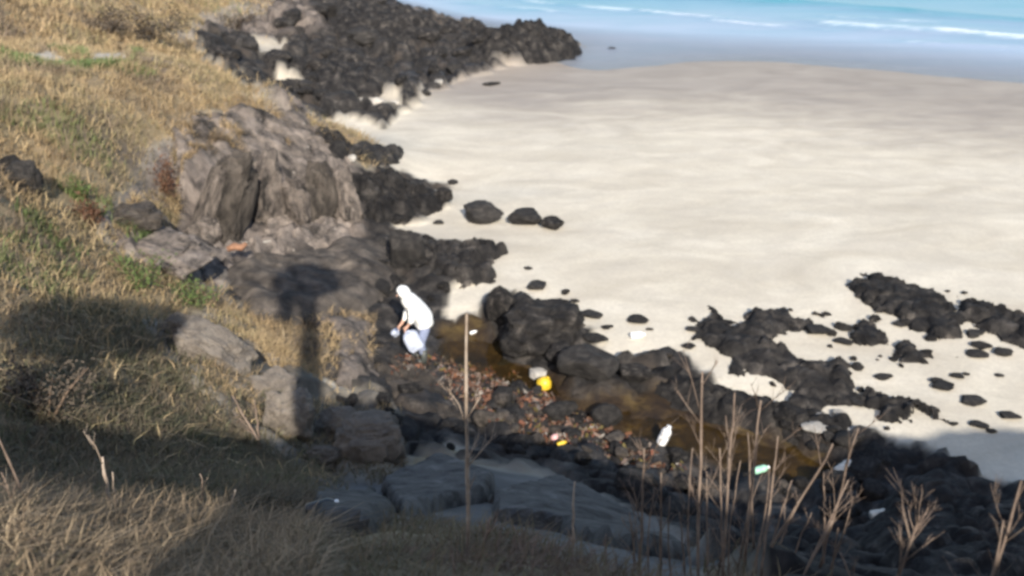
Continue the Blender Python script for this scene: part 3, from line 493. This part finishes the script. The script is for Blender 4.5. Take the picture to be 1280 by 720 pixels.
# green grass along the path
def near(px, py, r): q, t = hit(px, py); return (q[0]-r, q[1]-r), (q[0]+r, q[1]-r), (q[0]+r, q[1]+r), (q[0]-r, q[1]+r)
GRN = [(.10, .14, .055), (.15, .19, .075), (.2, .22, .1), (.18, .19, .085)]
GR2 = [(.08, .15, .05), (.12, .2, .07), (.17, .22, .09), (.12, .17, .06)]
blades('green_grass', 5000, strip([(0,70),(60,79),(120,80),(165,78),(180,66),(160,62),(170,70),(158,82),(110,87),(40,84),(0,76)]), .25, .03, GR2, 205, .2)
blades('green_grass', 2500, strip([(60,62),(108,64),(112,74),(80,70)]), .22, .03, GR2, 206, .2)
for k, (px, py, r) in enumerate([(70,165,.6),(95,170,.5),(60,330,.35),(30,345,.4),(105,245,.3),(65,290,.3),(160,90,.5),(270,5,1.2),(170,300,.25)]):
    blades('green_grass', 230, near(px, py, r*1.3), .28, .02, GRN, 210+k, .3)
# ------------------------------------------------------------------ tubes: stalks, shrubs, tree
class MB:
    def __init__(s): s.V = []; s.F = []; s.n = 0
    def tube(s, P, Rr, k=6):
        P = [Vector(p) for p in P]; b0 = s.n
        for i, p in enumerate(P):
            d = (P[min(i+1, len(P)-1)] - P[max(i-1, 0)]).normalized(); u = d.cross(Vector((.31, .9, .27))).normalized(); v = d.cross(u)
            for j in range(k):
                a = 2*math.pi*j/k; s.V.append(p + (u*math.cos(a) + v*math.sin(a))*Rr[i]); s.n += 1
        for i in range(len(P)-1):
            for j in range(k): a = b0+i*k; s.F.append((a+j, a+(j+1) % k, a+k+(j+1) % k, a+k+j))
        s.V += [P[0], P[-1]]; c0 = s.n; s.n += 2; e = b0+(len(P)-1)*k
        for j in range(k): s.F.append((c0, b0+(j+1) % k, b0+j, b0+j)); s.F.append((c0+1, e+j, e+(j+1) % k, e+(j+1) % k))
    def leaf(s, p, d, L_, W_):
        d = Vector(d).normalized(); u = d.cross(Vector((random.uniform(-1, 1), random.uniform(-1, 1), 1))).normalized()
        p = Vector(p); b = s.n; s.V += [p, p+d*L_*.5+u*W_/2, p+d*L_, p+d*L_*.5-u*W_/2]; s.F.append((b, b+1, b+2, b+3)); s.n += 4
    def build(s, name, mat, parent=None, smooth=True):
        me = bpy.data.meshes.new(name); me.from_pydata([tuple(v) for v in s.V], [], [tuple(dict.fromkeys(f)) for f in s.F]); me.materials.append(mat)
        if smooth: me.polygons.foreach_set('use_smooth', np.ones(len(me.polygons), bool))
        return obj(name, me, parent)
M_stalk = rockmat('dry_stalk', [(.3, (.11, .08, .06)), (.5, (.19, .14, .108)), (.75, (.29, .23, .18))], 9, random_v=.2, bump=.3)
M_stub = rockmat('bleached_stalk', [(.3, (.2, .15, .11)), (.5, (.33, .26, .2)), (.75, (.5, .43, .36))], 9, random_v=.1, bump=.3)  # bleached stubs, and painted sunlight on two stalks standing in shade
def stalk(base_px, tip_px, r_px, label, twigs=6, tw=.25, group=None, depth=None, mat=M_stalk, bend=0, seed=0, up=(0.1, .95)):
    """a dry stem from the ground at base_px to the tip; twigs are parts that fork from it"""
    rs = random.Random(seed + int(base_px[0]*7+tip_px[0]*3)); q, t = hit(*base_px)
    if depth: d = ray(*base_px); q = np.array([0, 0, CAMZ]) + d*depth; t = depth; q[2] = max(min(q[2], zg(q[0], q[1])), zg(q[0], q[1]) - .05)
    tip = np.array([0, 0, CAMZ]) + ray(*tip_px)*(t*1.0)
    # keep the stem standing: the tip shares the base's distance
    s_ = q[1]/tip[1]; tip = np.array([0, 0, CAMZ]) + ray(*tip_px)*(t*s_)
    base = Vector((q[0], q[1], zg(q[0], q[1]) - .04)); top = Vector(tip); r = r_px*.5*t/F
    root = empty('dry_stalk', base); tag(root, label, 'plant', group); m = MB(); ax = top-base; side = Vector((1, 0, 0)); N_ = 9
    def pt(f): return ax*f + side*(bend*ax.length*math.sin(math.pi*f)) + Vector((rs.uniform(-1, 1), rs.uniform(-1, 1), 0))*r*.5
    sp_ = [pt(i/(N_-1)) for i in range(N_)]; sp_[0] = Vector((0, 0, 0)); m.tube(sp_, [r*(1-.55*i/(N_-1))*(1.25 if i in (3, 6) else 1) for i in range(N_)], 7); m.build('stem', mat, root)
    for k in range(twigs):
        f = rs.uniform(*up); b = ax*f + side*(bend*ax.length*math.sin(math.pi*f)); ln = tw*ax.length*rs.uniform(.5, 1.2); a = rs.choice((-1, 1)); dv = (Vector((a*rs.uniform(.15, .6), rs.uniform(-.5, .5), 0)) + ax.normalized()*rs.uniform(.7, 1.2)).normalized()
        m = MB(); e = b+dv*ln; mid = b+dv*ln*.5+Vector((rs.uniform(-.04, .04),)*3)*ln; m.tube([b, mid, e], [r*.34, r*.25, r*.12], 5)
        for g in range(5):
            d2 = (dv+Vector((rs.uniform(-.8, .8), rs.uniform(-.8, .8), rs.uniform(-.2, .7)))).normalized(); f2 = rs.uniform(.4, .95); b2 = b+dv*ln*f2; m.tube([b2, b2+d2*ln*.4], [r*.15, r*.06], 4)
        m.build('twig', mat, root)
    return root
stalk((583,662),(583,392), 6.2, 'tall straight bare stalk painted as sunlit, standing alone before the gully', mat=M_stub, twigs=6, tw=.16, up=(.25,.6), seed=1, depth=4.75)  # lighter colour stands in for sunlight on this shaded stalk
stalk((715,708),(718,602), 4.2, 'short straight stalk between the tall lone one and the right thicket', twigs=1, tw=.2, depth=4.75, mat=M_stub)  # sunlight put into the stalk colour here too
stalk((800,715),(806,560), 4.2, 'bushy stalk with many twigs below the white bottle', twigs=9, tw=.35, depth=4.75)
stalk((828,715),(826,590), 4., 'thin stalk directly below the white bottle', twigs=4, depth=4.75)
TH = 'stalks of the right thicket'
for k, (b, t, r, tw, lb) in enumerate([((872,745),(878,465),4.4,7,'leftmost tall stalk of the right thicket, forked near its top'),((902,745),(918,490),4.,4,'second tall stalk of the right thicket, leaning right'),
   ((925,755),(950,500),4.6,4,'tall straight stalk in the middle of the right thicket'),((935,755),(935,540),3.6,4,'thin short stem in the middle of the right thicket'),((948,750),(972,545),3.6,3,'slim stalk leaning right in the thicket'),
   ((950,760),(1042,555),4.4,4,'strongly leaning stalk crossing the right thicket'),((1015,765),(1072,535),4.4,6,'rightmost tall stalk, forked behind the pale bottle'),((1022,765),(1030,590),3.6,2,'short stalk beside the rightmost tall one'),((905,750),(900,560),3.4,5,'twiggy low stem at the left of the thicket')]):
    stalk(b, t, r, lb, tw, .22, TH, depth=4.6+.12*(k % 4), seed=k)
for k, (bx, tx, ty) in enumerate([(868,866,560),(885,884,590),(893,908,520),(912,926,575),(918,940,610),(930,962,585),(942,958,640),(955,990,600),(962,985,655),(985,1015,640),(990,1060,600),(1000,1040,650),(842,838,620),(858,850,640),(790,786,640),(812,818,610),(1035,1048,660),(1030,1066,620),(775,770,690),(755,757,668)]):
    stalk((bx, 745), (tx, ty), 2.6 + .25*(k % 3), 'thin dry stem among the thicket at the lower right', 3 + k % 3, .2, 'thin stems of the right thicket', depth=4.5+.13*(k % 5), seed=50+k, bend=.03*((k % 3)-1))
stalk((1105,775),(1150,645), 5., 'bushy forked stalk right of the thicket', 12, .5, depth=4.3, up=(.3, .95))
stalk((1070,775),(1050,690), 3., 'small stalk at the bottom edge right of the thicket', 5, .5, depth=4.3)
stalk((1190,780),(1275,600), 5.5, 'thick branched stalk at the lower right corner, reaching highest', 5, .35, depth=4., bend=.06)
stalk((1225,790),(1255,650), 4.5, 'shorter branched stalk at the lower right corner', 4, .35, depth=4.)
stalk((48,655),(-4,545), 4.5, 'pale stalk leaning left at the left edge', 3, .3)
stalk((28,665),(2,590), 3.5, 'thinner pale stalk leaning left at the left edge', 2, .3)
stalk((140,642),(127,572), 6.5, 'thick bleached broken stalk standing in the grass', 1, .4, mat=M_stub, up=(.9, .95))
stalk((145,645),(140,590), 3.5, 'thin bleached stem beside the thick broken stalk', 0, mat=M_stub)
stalk((283,648),(294,612), 4., 'short bright yellow reed stub in the grass', 0, mat=M_stub)
stalk((238,640),(250,592), 3., 'short curved reed stem left of the yellow stub', 1, .3, bend=.12)
stalk((330,560),(290,495), 3.5, 'pale leaning stalk before the tan boulders', 3, .4)
stalk((325,556),(318,500), 3., 'upright pale stalk before the tan boulders', 1, .4)
stalk((600,700),(612,648), 7., 'thick brown dead stem clump below the tall lone stalk', 5, .5, depth=4.75)
# reddish low shrubs in the grass slope
M_red = simple('red_leaf', (.10, .05, .03), .7, .2, .4, 20); M_gleaf = simple('green_leaf', (.08, .11, .035), .7, .2, .4, 20); M_bleaf = simple('brown_leaf', (.075, .06, .045), .8, .2, .4, 20); M_wood = simple('brown_wood', (.13, .09, .06), .8)
def shrub(px, py, w_px, h_px, mat, label, n=420, leaf=.07, seed=0):
    rs = random.Random(seed+int(px)); q, t = hit(px, py+h_px*.4); w_, h_ = w_px*t/F/2, h_px*t/F; root = empty('shrub', (q[0], q[1], zg(q[0], q[1])-.03)); tag(root, label, 'shrub')
    m = MB(); lf = MB()
    for k in range(9):
        e = Vector((rs.uniform(-1, 1)*w_, rs.uniform(-1, 1)*w_, h_*rs.uniform(.55, 1))); m.tube([Vector((0, 0, 0)), e*.5+Vector((0, 0, h_*.1)), e], [.015, .01, .005], 5)
        for g in range(n//9):
            c = e*rs.uniform(.35, 1) + Vector((rs.gauss(0, .2)*w_, rs.gauss(0, .2)*w_, rs.gauss(0, .12)*h_)); c.z = max(c.z, .02); lf.leaf(c, (rs.uniform(-1, 1), rs.uniform(-1, 1), rs.uniform(-.3, 1)), leaf*rs.uniform(.6, 1.4), leaf*.6)
    m.build('stem', M_wood, root); f = lf.build('foliage', mat, root, False); return root
shrub(208,215,34,60, M_red, 'reddish brown shrub at the left end of the cliff face')
shrub(115,262,36,44, M_red, 'small rusty red shrub low on the grass slope')
shrub(100,240,24,26, M_gleaf, 'small green shrub just above the rusty one')
shrub(195,38,90,46, M_bleaf, 'wide brown shrub on the far headland, above the path end', 700, .14)
shrub(140,30,60,36, M_bleaf, 'brown shrub in the middle of the far headland grass', 500, .14)
shrub(300,28,50,26, M_bleaf, 'low brown shrub on the seaward part of the far headland', 400, .14)
shrub(170,345,90,44, M_gleaf, 'dark green low shrub at the edge of the shade', 700, .06)
shrub(240,372,80,34, M_gleaf, 'dark green creeping shrub below the lichen covered boulder', 600, .06)
shrub(60,500,110,80, M_bleaf, 'brown tangled shrub in the shaded left foreground', 900, .05)
# small tree on the bank behind the viewpoint: it throws the round shade with a stem on the shelf under the cliff
def back_tree(px, py, rx, ry, rz, n, extra, label):
    tgt = hit(px, py)[0]; k = (tgt[1]+4.0)/sd[1]; p = Vector(tgt) - sd*k; gz = zg(p.x, -4.0); root = empty('small_tree', (p.x, -4.0, gz-.1)); tag(root, label, 'tree')
    h = p.z - gz + .1; m = MB(); m.tube([Vector((0,0,0)), Vector((.03,0,h*.5)), Vector((0,0,h))], [.2,.19,.18], 10); m.build('trunk', M_wood, root); lf = MB()
    for g in range(n):
        v = Vector((random.gauss(0, 1), random.gauss(0, 1), random.gauss(0, 1))).normalized()*random.random()**.4; lf.leaf(Vector((v.x*rx, v.y*ry, h + v.z*rz)), (random.uniform(-1, 1), random.uniform(-1, 1), random.uniform(-1, 1)), .16, .1)
    for g in range(extra):
        lf.leaf(Vector((-.42+random.gauss(0, .08), random.gauss(0, .1), h-.75+random.gauss(0, .17))), (random.uniform(-1, 1), random.uniform(-1, 1), random.uniform(-1, 1)), .14, .09)
    lf.build('crown', M_gleaf, root, False)
back_tree(384, 362, .66, .6, .36, 2600, 200, 'small round crowned tree on the bank behind the viewpoint')
back_tree(145, 405, .85, .6, .5, 3000, 0, 'unseen wide low crowned tree added left of the round one to shade the slope')  # unseen second tree, added to cast shade on the left slope
# ------------------------------------------------------------------ gully debris (uncountable bits of weed and flotsam)
def debris():
    rs = np.random.RandomState(77); n = 5000; V = []; Fc = []; col = []
    poly = np.array([(500,455),(560,450),(640,470),(700,505),(760,535),(800,560),(850,590),(820,600),(740,570),(640,545),(560,510),(490,480)], float); lo, hi = poly.min(0), poly.max(0); c = 0
    pal = [(.13,.055,.035),(.11,.06,.04),(.15,.075,.05),(.13,.08,.06),(.15,.11,.09),(.17,.14,.12),(.09,.06,.04),(.17,.08,.045),(.2,.18,.16),(.1,.08,.03)]
    pq = np.stack([rs.uniform(lo[0], hi[0], n*3), rs.uniform(lo[1], hi[1], n*3)], 1); pq = pq[polydist(pq[:, 0], pq[:, 1], poly) > 0][:n]
    keep = fbm(pq[:, 0]*.03, pq[:, 1]*.05, s=5) > .42; pq = pq[keep]; uni = np.array([hit(a, b)[0] for a, b in pq[::6]]); J = uni[rs.randint(len(uni), size=len(pq))] + np.c_[rs.normal(0, .07, len(pq)), rs.normal(0, .07, len(pq)), 0*pq[:, 0]]
    for k, p in enumerate(J):
        p[2] = zg(p[0], p[1]); s = .015 + .055*rs.rand()**2; d = rs.normal(size=3); d /= np.linalg.norm(d); u = np.cross(d, rs.normal(size=3)); u /= np.linalg.norm(u)+1e-6; w_ = s*rs.uniform(.15, .6)
        b = len(V); q = p + [0, 0, s*.5]; V += [q-d*s-u*w_, q+d*s-u*w_, q+d*s+u*w_, q-d*s+u*w_]; Fc.append((b, b+1, b+2, b+3)); cc = np.array(pal[rs.randint(len(pal))])*rs.uniform(.7, 1.2); col += [np.r_[cc, 1]]*4
    tag(obj('gully_debris', mesh_from('gully_debris', V, Fc, M_debris, dict(col=np.array(col)), False)), kind='stuff')
debris()
# ------------------------------------------------------------------ litter
M_white = simple('white_plastic', (.78, .78, .77), .4, .5, .05); M_yel = simple('yellow_plastic', (.62, .42, .03), .4, .5, .1); M_black = simple('black_plastic', (.015, .015, .018), .3, .5, .2); M_grn = simple('green_plastic', (.3, .55, .4), .4, .5, .1)
M_cream = simple('cream_plastic', (.62, .58, .5), .5, .4, .1); M_or = simple('orange_wood', (.24, .13, .08), .8, .2, .3); M_bl = simple('blueish_bag', (.42, .46, .56), .55, .4, .1, 6, .5); M_pk = simple('pink_plastic', (.6, .35, .33), .5)
def lathe(prof, name, mat, parent=None, k=16, wob=0):
    V = []; Fq = []; rs = random.Random(len(prof))
    for r, z in prof:
        for j in range(k): a = 2*math.pi*j/k; q = r*(1+wob*rs.uniform(-1, 1)); V.append((q*math.cos(a), q*math.sin(a), z))
    for i in range(len(prof)-1):
        for j in range(k): Fq.append((i*k+j, i*k+(j+1) % k, (i+1)*k+(j+1) % k, (i+1)*k+j))
    me = bpy.data.meshes.new(name); me.from_pydata(V, [], Fq + [tuple(range(k))[::-1], tuple((len(prof)-1)*k+j for j in range(k))]); me.materials.append(mat)
    me.polygons.foreach_set('use_smooth', np.ones(len(me.polygons), bool)); me.set_sharp_from_angle(angle=R(50)); return obj(name, me, parent)
def bottle(px, py, size_px, mat, cap, label, rot, name='plastic_bottle', cat='bottle', lift=.0):
    q, t = hit(px, py+size_px*.3); s = size_px*t/F; root = empty(name, (q[0], q[1], zg(q[0], q[1]) + s*.22 + lift)); tag(root, label, cat); root.rotation_euler = rot; root.scale = (s, s, s)
    lathe([(.02,-.5),(.2,-.5),(.235,-.46),(.235,-.1),(.21,-.06),(.235,-.02),(.235,.18),(.19,.3),(.09,.39),(.085,.44)], 'bottle_body', mat, root); lathe([(.105,.41),(.11,.42),(.11,.5),(.09,.51)], 'cap', cap, root); return root
def buoy(px, py, size_px, mat, label, rot=(0, .5, 0), lift=0):
    q, t = hit(px, py+size_px*.3); s = size_px*t/F; root = empty('fishing_float', (q[0], q[1], zg(q[0], q[1]) + s*.4 + lift)); tag(root, label, 'float'); root.rotation_euler = rot; root.scale = (s, s, s)
    lathe([(.03,-.46)]+[(.42*math.sin(a), -.45*math.cos(a)) for a in [i*math.pi/10 for i in range(1, 10)]]+[(.03,.46)], 'float_body', mat, root, 18)
    lathe([(.09,.42),(.1,.45),(.1,.55),(.05,.56)], 'eyelet', mat, root, 10); lathe([(.425,-.03),(.44,-.02),(.44,.02),(.425,.03)], 'seam', mat, root, 18); return root
buoy(680,482,22, M_yel, 'bright yellow float lying by the brown pool', (.3,.4,0))
bottle(830,553,27, M_white, M_white, 'upright glossy white bottle above the bushy stalk', (0,.35,0), lift=.12)
bottle(1055,586,30, M_cream, M_white, 'pale cream bottle lying behind the rightmost tall stalk', (0,1.25,.5), lift=.1)
bottle(949,604,20, M_grn, M_white, 'small pale green bottle lying behind the thicket', (0,1.4,.2), lift=.1)
bottle(797,418,18, M_white, M_white, 'white bottle alone on the bright sand', (0,1.5,.1))
bottle(797,652,26, M_cream, M_white, 'dull bottle in the shaded gully', (0,1.4,-.4)) if False else None
buoy(693,550,11, M_pk, 'small pale pink float at the edge of the shade'); bottle(702,566,12, M_yel, M_yel, 'tiny yellow bottle at the edge of the shade', (0,1.3,.2))
bottle(405,640,40, M_black, M_white, 'shiny black bottle with white cap on the shaded slope', (0,1.35,.15), lift=.1)
bottle(592,417,9, M_white, M_white, 'tiny white bottle beside the upper part of the lone stalk', (0,1.2,0)); bottle(1098,650,26, M_cream, M_white, 'dull cream bottle among the black rocks in shade', (0,1.45,.1), lift=.15)
def wood(px, py, l_px, w_px, mat, label, yaw, name='driftwood'):
    q, t = hit(px, py); m = MB(); L_ = l_px*t/F; r = w_px*t/F/2; d = Vector((math.cos(yaw), math.sin(yaw), 0)); m.tube([-d*L_/2, -d*L_*.1+Vector((0,0,r*.6)), d*L_*.2, d*L_/2+Vector((0,0,r))], [r*.7, r, r*.9, r*.5], 7)
    o = m.build(name, mat); o.location = (q[0], q[1], zg(q[0], q[1]) + r + .42); return tag(o, label, 'driftwood')
wood(318,317,44,4, M_pale, 'thin pale driftwood stick below the dark cliff crack', .1)
wood(300,342,24,10, M_or, 'orange brown chunk of driftwood at the foot of the great slab', .35)
# ------------------------------------------------------------------ person
def skin(name, chains, mat, parent, levels=2):
    """chains: list of (points, radii); points shared by position are one joint"""
    bmv = bmesh.new(); idx = {}; rad = []; edges = set()
    for P, Rr in chains:
        last = None
        for p, r in zip(P, Rr):
            key = tuple(round(c, 4) for c in p)
            if key not in idx: idx[key] = len(rad); bmv.verts.new(p); rad.append(r)
            if last is not None and last != idx[key]: edges.add((last, idx[key]))
            last = idx[key]
    bmv.verts.ensure_lookup_table()
    for a, b in edges: bmv.edges.new((bmv.verts[a], bmv.verts[b]))
    me = bpy.data.meshes.new(name); bmv.to_mesh(me); bmv.free(); o = obj(name, me)
    o.modifiers.new('skin', 'SKIN'); sv = me.skin_vertices[0].data
    for i, r in enumerate(rad): sv[i].radius = (r, r) if not isinstance(r, tuple) else r
    sv[0].use_root = True; s = o.modifiers.new('sub', 'SUBSURF'); s.levels = s.render_levels = levels
    dg = bpy.context.evaluated_depsgraph_get(); m2 = bpy.data.meshes.new_from_object(o.evaluated_get(dg)); bpy.data.objects.remove(o); m2.name = name
    m2.materials.clear(); m2.materials.append(mat); m2.polygons.foreach_set('use_smooth', np.ones(len(m2.polygons), bool)); return obj(name, m2, parent)
M_skin = simple('skin', (.50, .30, .22), .5, .4, .08); M_jacket = simple('white_jacket', (.72, .72, .69), .85, .2, .04, 14, .5); M_jean = simple('blue_jeans', (.2, .23, .33), .9, .2, .2, 30, .3); M_boot = simple('rubber_boot', (.05, .055, .05), .5, .4, .2); M_hair = simple('dark_hair', (.02, .015, .012), .6)
def person():
    q, t = hit(526, 462); root = empty('person', (q[0], q[1], q[2])); tag(root, 'person in white hooded jacket and jeans bending over in the gully', 'person'); root.rotation_euler = (0, 0, R(12))
    hip, waist, chest, neck, head = (.10,0,.78), (.07,0,.95), (-.08,0,1.17), (-.20,0,1.31), (-.28,0,1.42)
    def leg(s): return [hip, (.10,s*.10,.74), (.00,s*.12,.42), (.06,s*.12,.10), (.05,s*.12,.05), (-.13,s*.13,.03)]
    def arm(s, hnd): return [chest, (-.13,s*.19,1.20), (-.17,s*.24,.96), hnd]
    hL, hR = (-.22,-.20,.86), (-.30,.14,.76)
    body = [([hip, waist, chest, neck, head, (-.33,0,1.50)], [.10,.10,.12,.055,.095,.06])]
    for s, hnd in ((-1, hL), (1, hR)):
        body.append((leg(s), [.10,.075,.055,.04,.045,.035])); body.append((arm(s, hnd), [.14,.06,.042,.028]))
        palm = (hnd[0]-.05, hnd[1], hnd[2]-.06); body.append(([hnd, palm], [.028,.03]))
        for f in range(4):
            a = (palm[0]-.02, palm[1]+(f-1.5)*.019, palm[2]-.035); b = (a[0]-.005, a[1], a[2]-.032+.004*abs(f-1)); c = (b[0]+.02, b[1], b[2]-.018); body.append(([palm, a, b, c], [.03,.0095,.0085,.0075]))
        th = (palm[0]-.03, palm[1]-s*.035, palm[2]+.005); body.append(([palm, th, (th[0]-.02, th[1]-s*.008, th[2]-.03)], [.03,.011,.009]))
    bo = skin('body', body, M_skin, root)
    # face: nose, brow and ears are child meshes of the head kept small under the hood
    jk = [([(.11,0,.69), (.095,0,.80), (.09,0,.95), (-.07,0,1.17), (-.19,0,1.30), (-.255,0,1.41)], [(.215,.185),(.22,.2),(.215,.20),(.21,.205),(.15,.145),(.125,.125)])]
    for s, hnd in ((-1, hL), (1, hR)): jk.append(([(-.07,0,1.17), (-.13,s*.20,1.19), (-.17,s*.25,.96), (hnd[0]+.03,hnd[1]-s*.0,hnd[2]+.03)], [(.19,.18),.085,.07,.05]))
    jo = skin('jacket', jk, M_jacket, root, 3); co = np.zeros(len(jo.data.vertices)*3); jo.data.vertices.foreach_get('co', co); co = co.reshape(-1, 3); no = np.zeros(co.size); jo.data.vertices.foreach_get('normal', no); q3 = co*[7, 7, 13]; co += no.reshape(-1, 3)*((fbm(q3[:, 0], q3[:, 1], q3[:, 2], 3, 12)-.5)*.05)[:, None]; jo.data.vertices.foreach_set('co', co.ravel())
    # hood: open shell round the head
    V, Fc = ico(3); c = np.array(head); V2 = V*np.array([.135,.135,.165]); fd = np.array([-.86,0,-.5]); open_ = (V@fd) > .72
    V2 = V2 + np.array([.02,0,.02])*(1-V[:, 2:3]); keep = ~open_[Fc].any(1); me = mesh_from('hood', V2+c, Fc[keep], M_jacket); h = obj('hood', me, jo); so_ = h.modifiers.new('thick', 'SOLIDIFY'); so_.thickness = .012
    hair = obj('hair', mesh_from('hair', V*np.array([.105,.105,.11])+c+[.02,0,.03], Fc[(V[Fc].mean(1)@fd) < .35], M_hair), root)
    for s in (-1, 1):
        e = obj('eye', mesh_from('eye', ico(2)[0]*.011+c+[-.085,s*.033,-.0], ico(2)[1], M_hair), bo)
    obj('nose', mesh_from('nose', ico(2)[0]*[.018,.013,.022]+c+[-.1,0,-.03], ico(2)[1], M_skin), bo)
    for s in (-1, 1):
        tl = skin('trouser_leg', [([(.10,s*.04,.80), (.10,s*.105,.70), (.0,s*.125,.42), (.055,s*.125,.16)], [.125,.112,.085,.075])], M_jean, root)
        b = MB(); b.tube([(.055,s*.125,.30), (.055,s*.125,.10), (.05,s*.125,.0)], [.08,.07,.06], 12); b.tube([(.09,s*.125,.035), (-.05,s*.128,.045), (-.17,s*.132,.03)], [.05,.052,.04], 10); b.build('boot', M_boot, tl)
    return root, hL
pr, hL = person()
# bag held by the person's near hand
def bag():
    M = pr.matrix_basis; hw = Matrix.Translation(pr.location) @ Matrix.Rotation(R(12), 4, 'Z') @ Vector((hL[0]-.03, hL[1]-.05, hL[2]-.1))
    root = empty('carrier_bag', hw); tag(root, 'pale blue white bag held in front of the person', 'bag'); root.rotation_euler = (0, R(-26), R(12))
    V, Fc = ico(4); V = V.copy(); sx = .155*(1 - .22*np.clip(V[:, 2], 0, 1)); W = np.stack([np.sign(V[:, 0])*np.abs(V[:, 0])**.4*sx, np.sign(V[:, 1])*np.abs(V[:, 1])**.7*.11, np.sign(V[:, 2])*np.abs(V[:, 2])**.4*.20-.235], 1)
    W += (fbm(V[:, 0]*4, V[:, 1]*4, V[:, 2]*4, 4, 3)[:, None]-.5)*.035
    obj('bag_body', mesh_from('bag_body', W, Fc, M_bl), root)
    for s in (-1, 1):
        m = MB(); m.tube([(-.07,s*.03,-.08), (-.03,s*.015,0), (.03,s*.015,.0), (.07,s*.03,-.08)], [.012,.01,.01,.012], 6); m.build('handle', M_bl, root)
bag()
q, t = hit(495, 430); V, Fc = ico(3); V = V*[.09,.07,.075] + (fbm(V[:, 0]*3, V[:, 1]*3, V[:, 2]*3, 4, 6)[:, None]-.5)*.09
o = obj('crumpled_bag', mesh_from('crumpled_bag', V, Fc, M_bl), loc=(q[0], q[1], zg(q[0], q[1])+.1)); tag(o, 'small crumpled grey white bag just left of the held bag', 'bag')
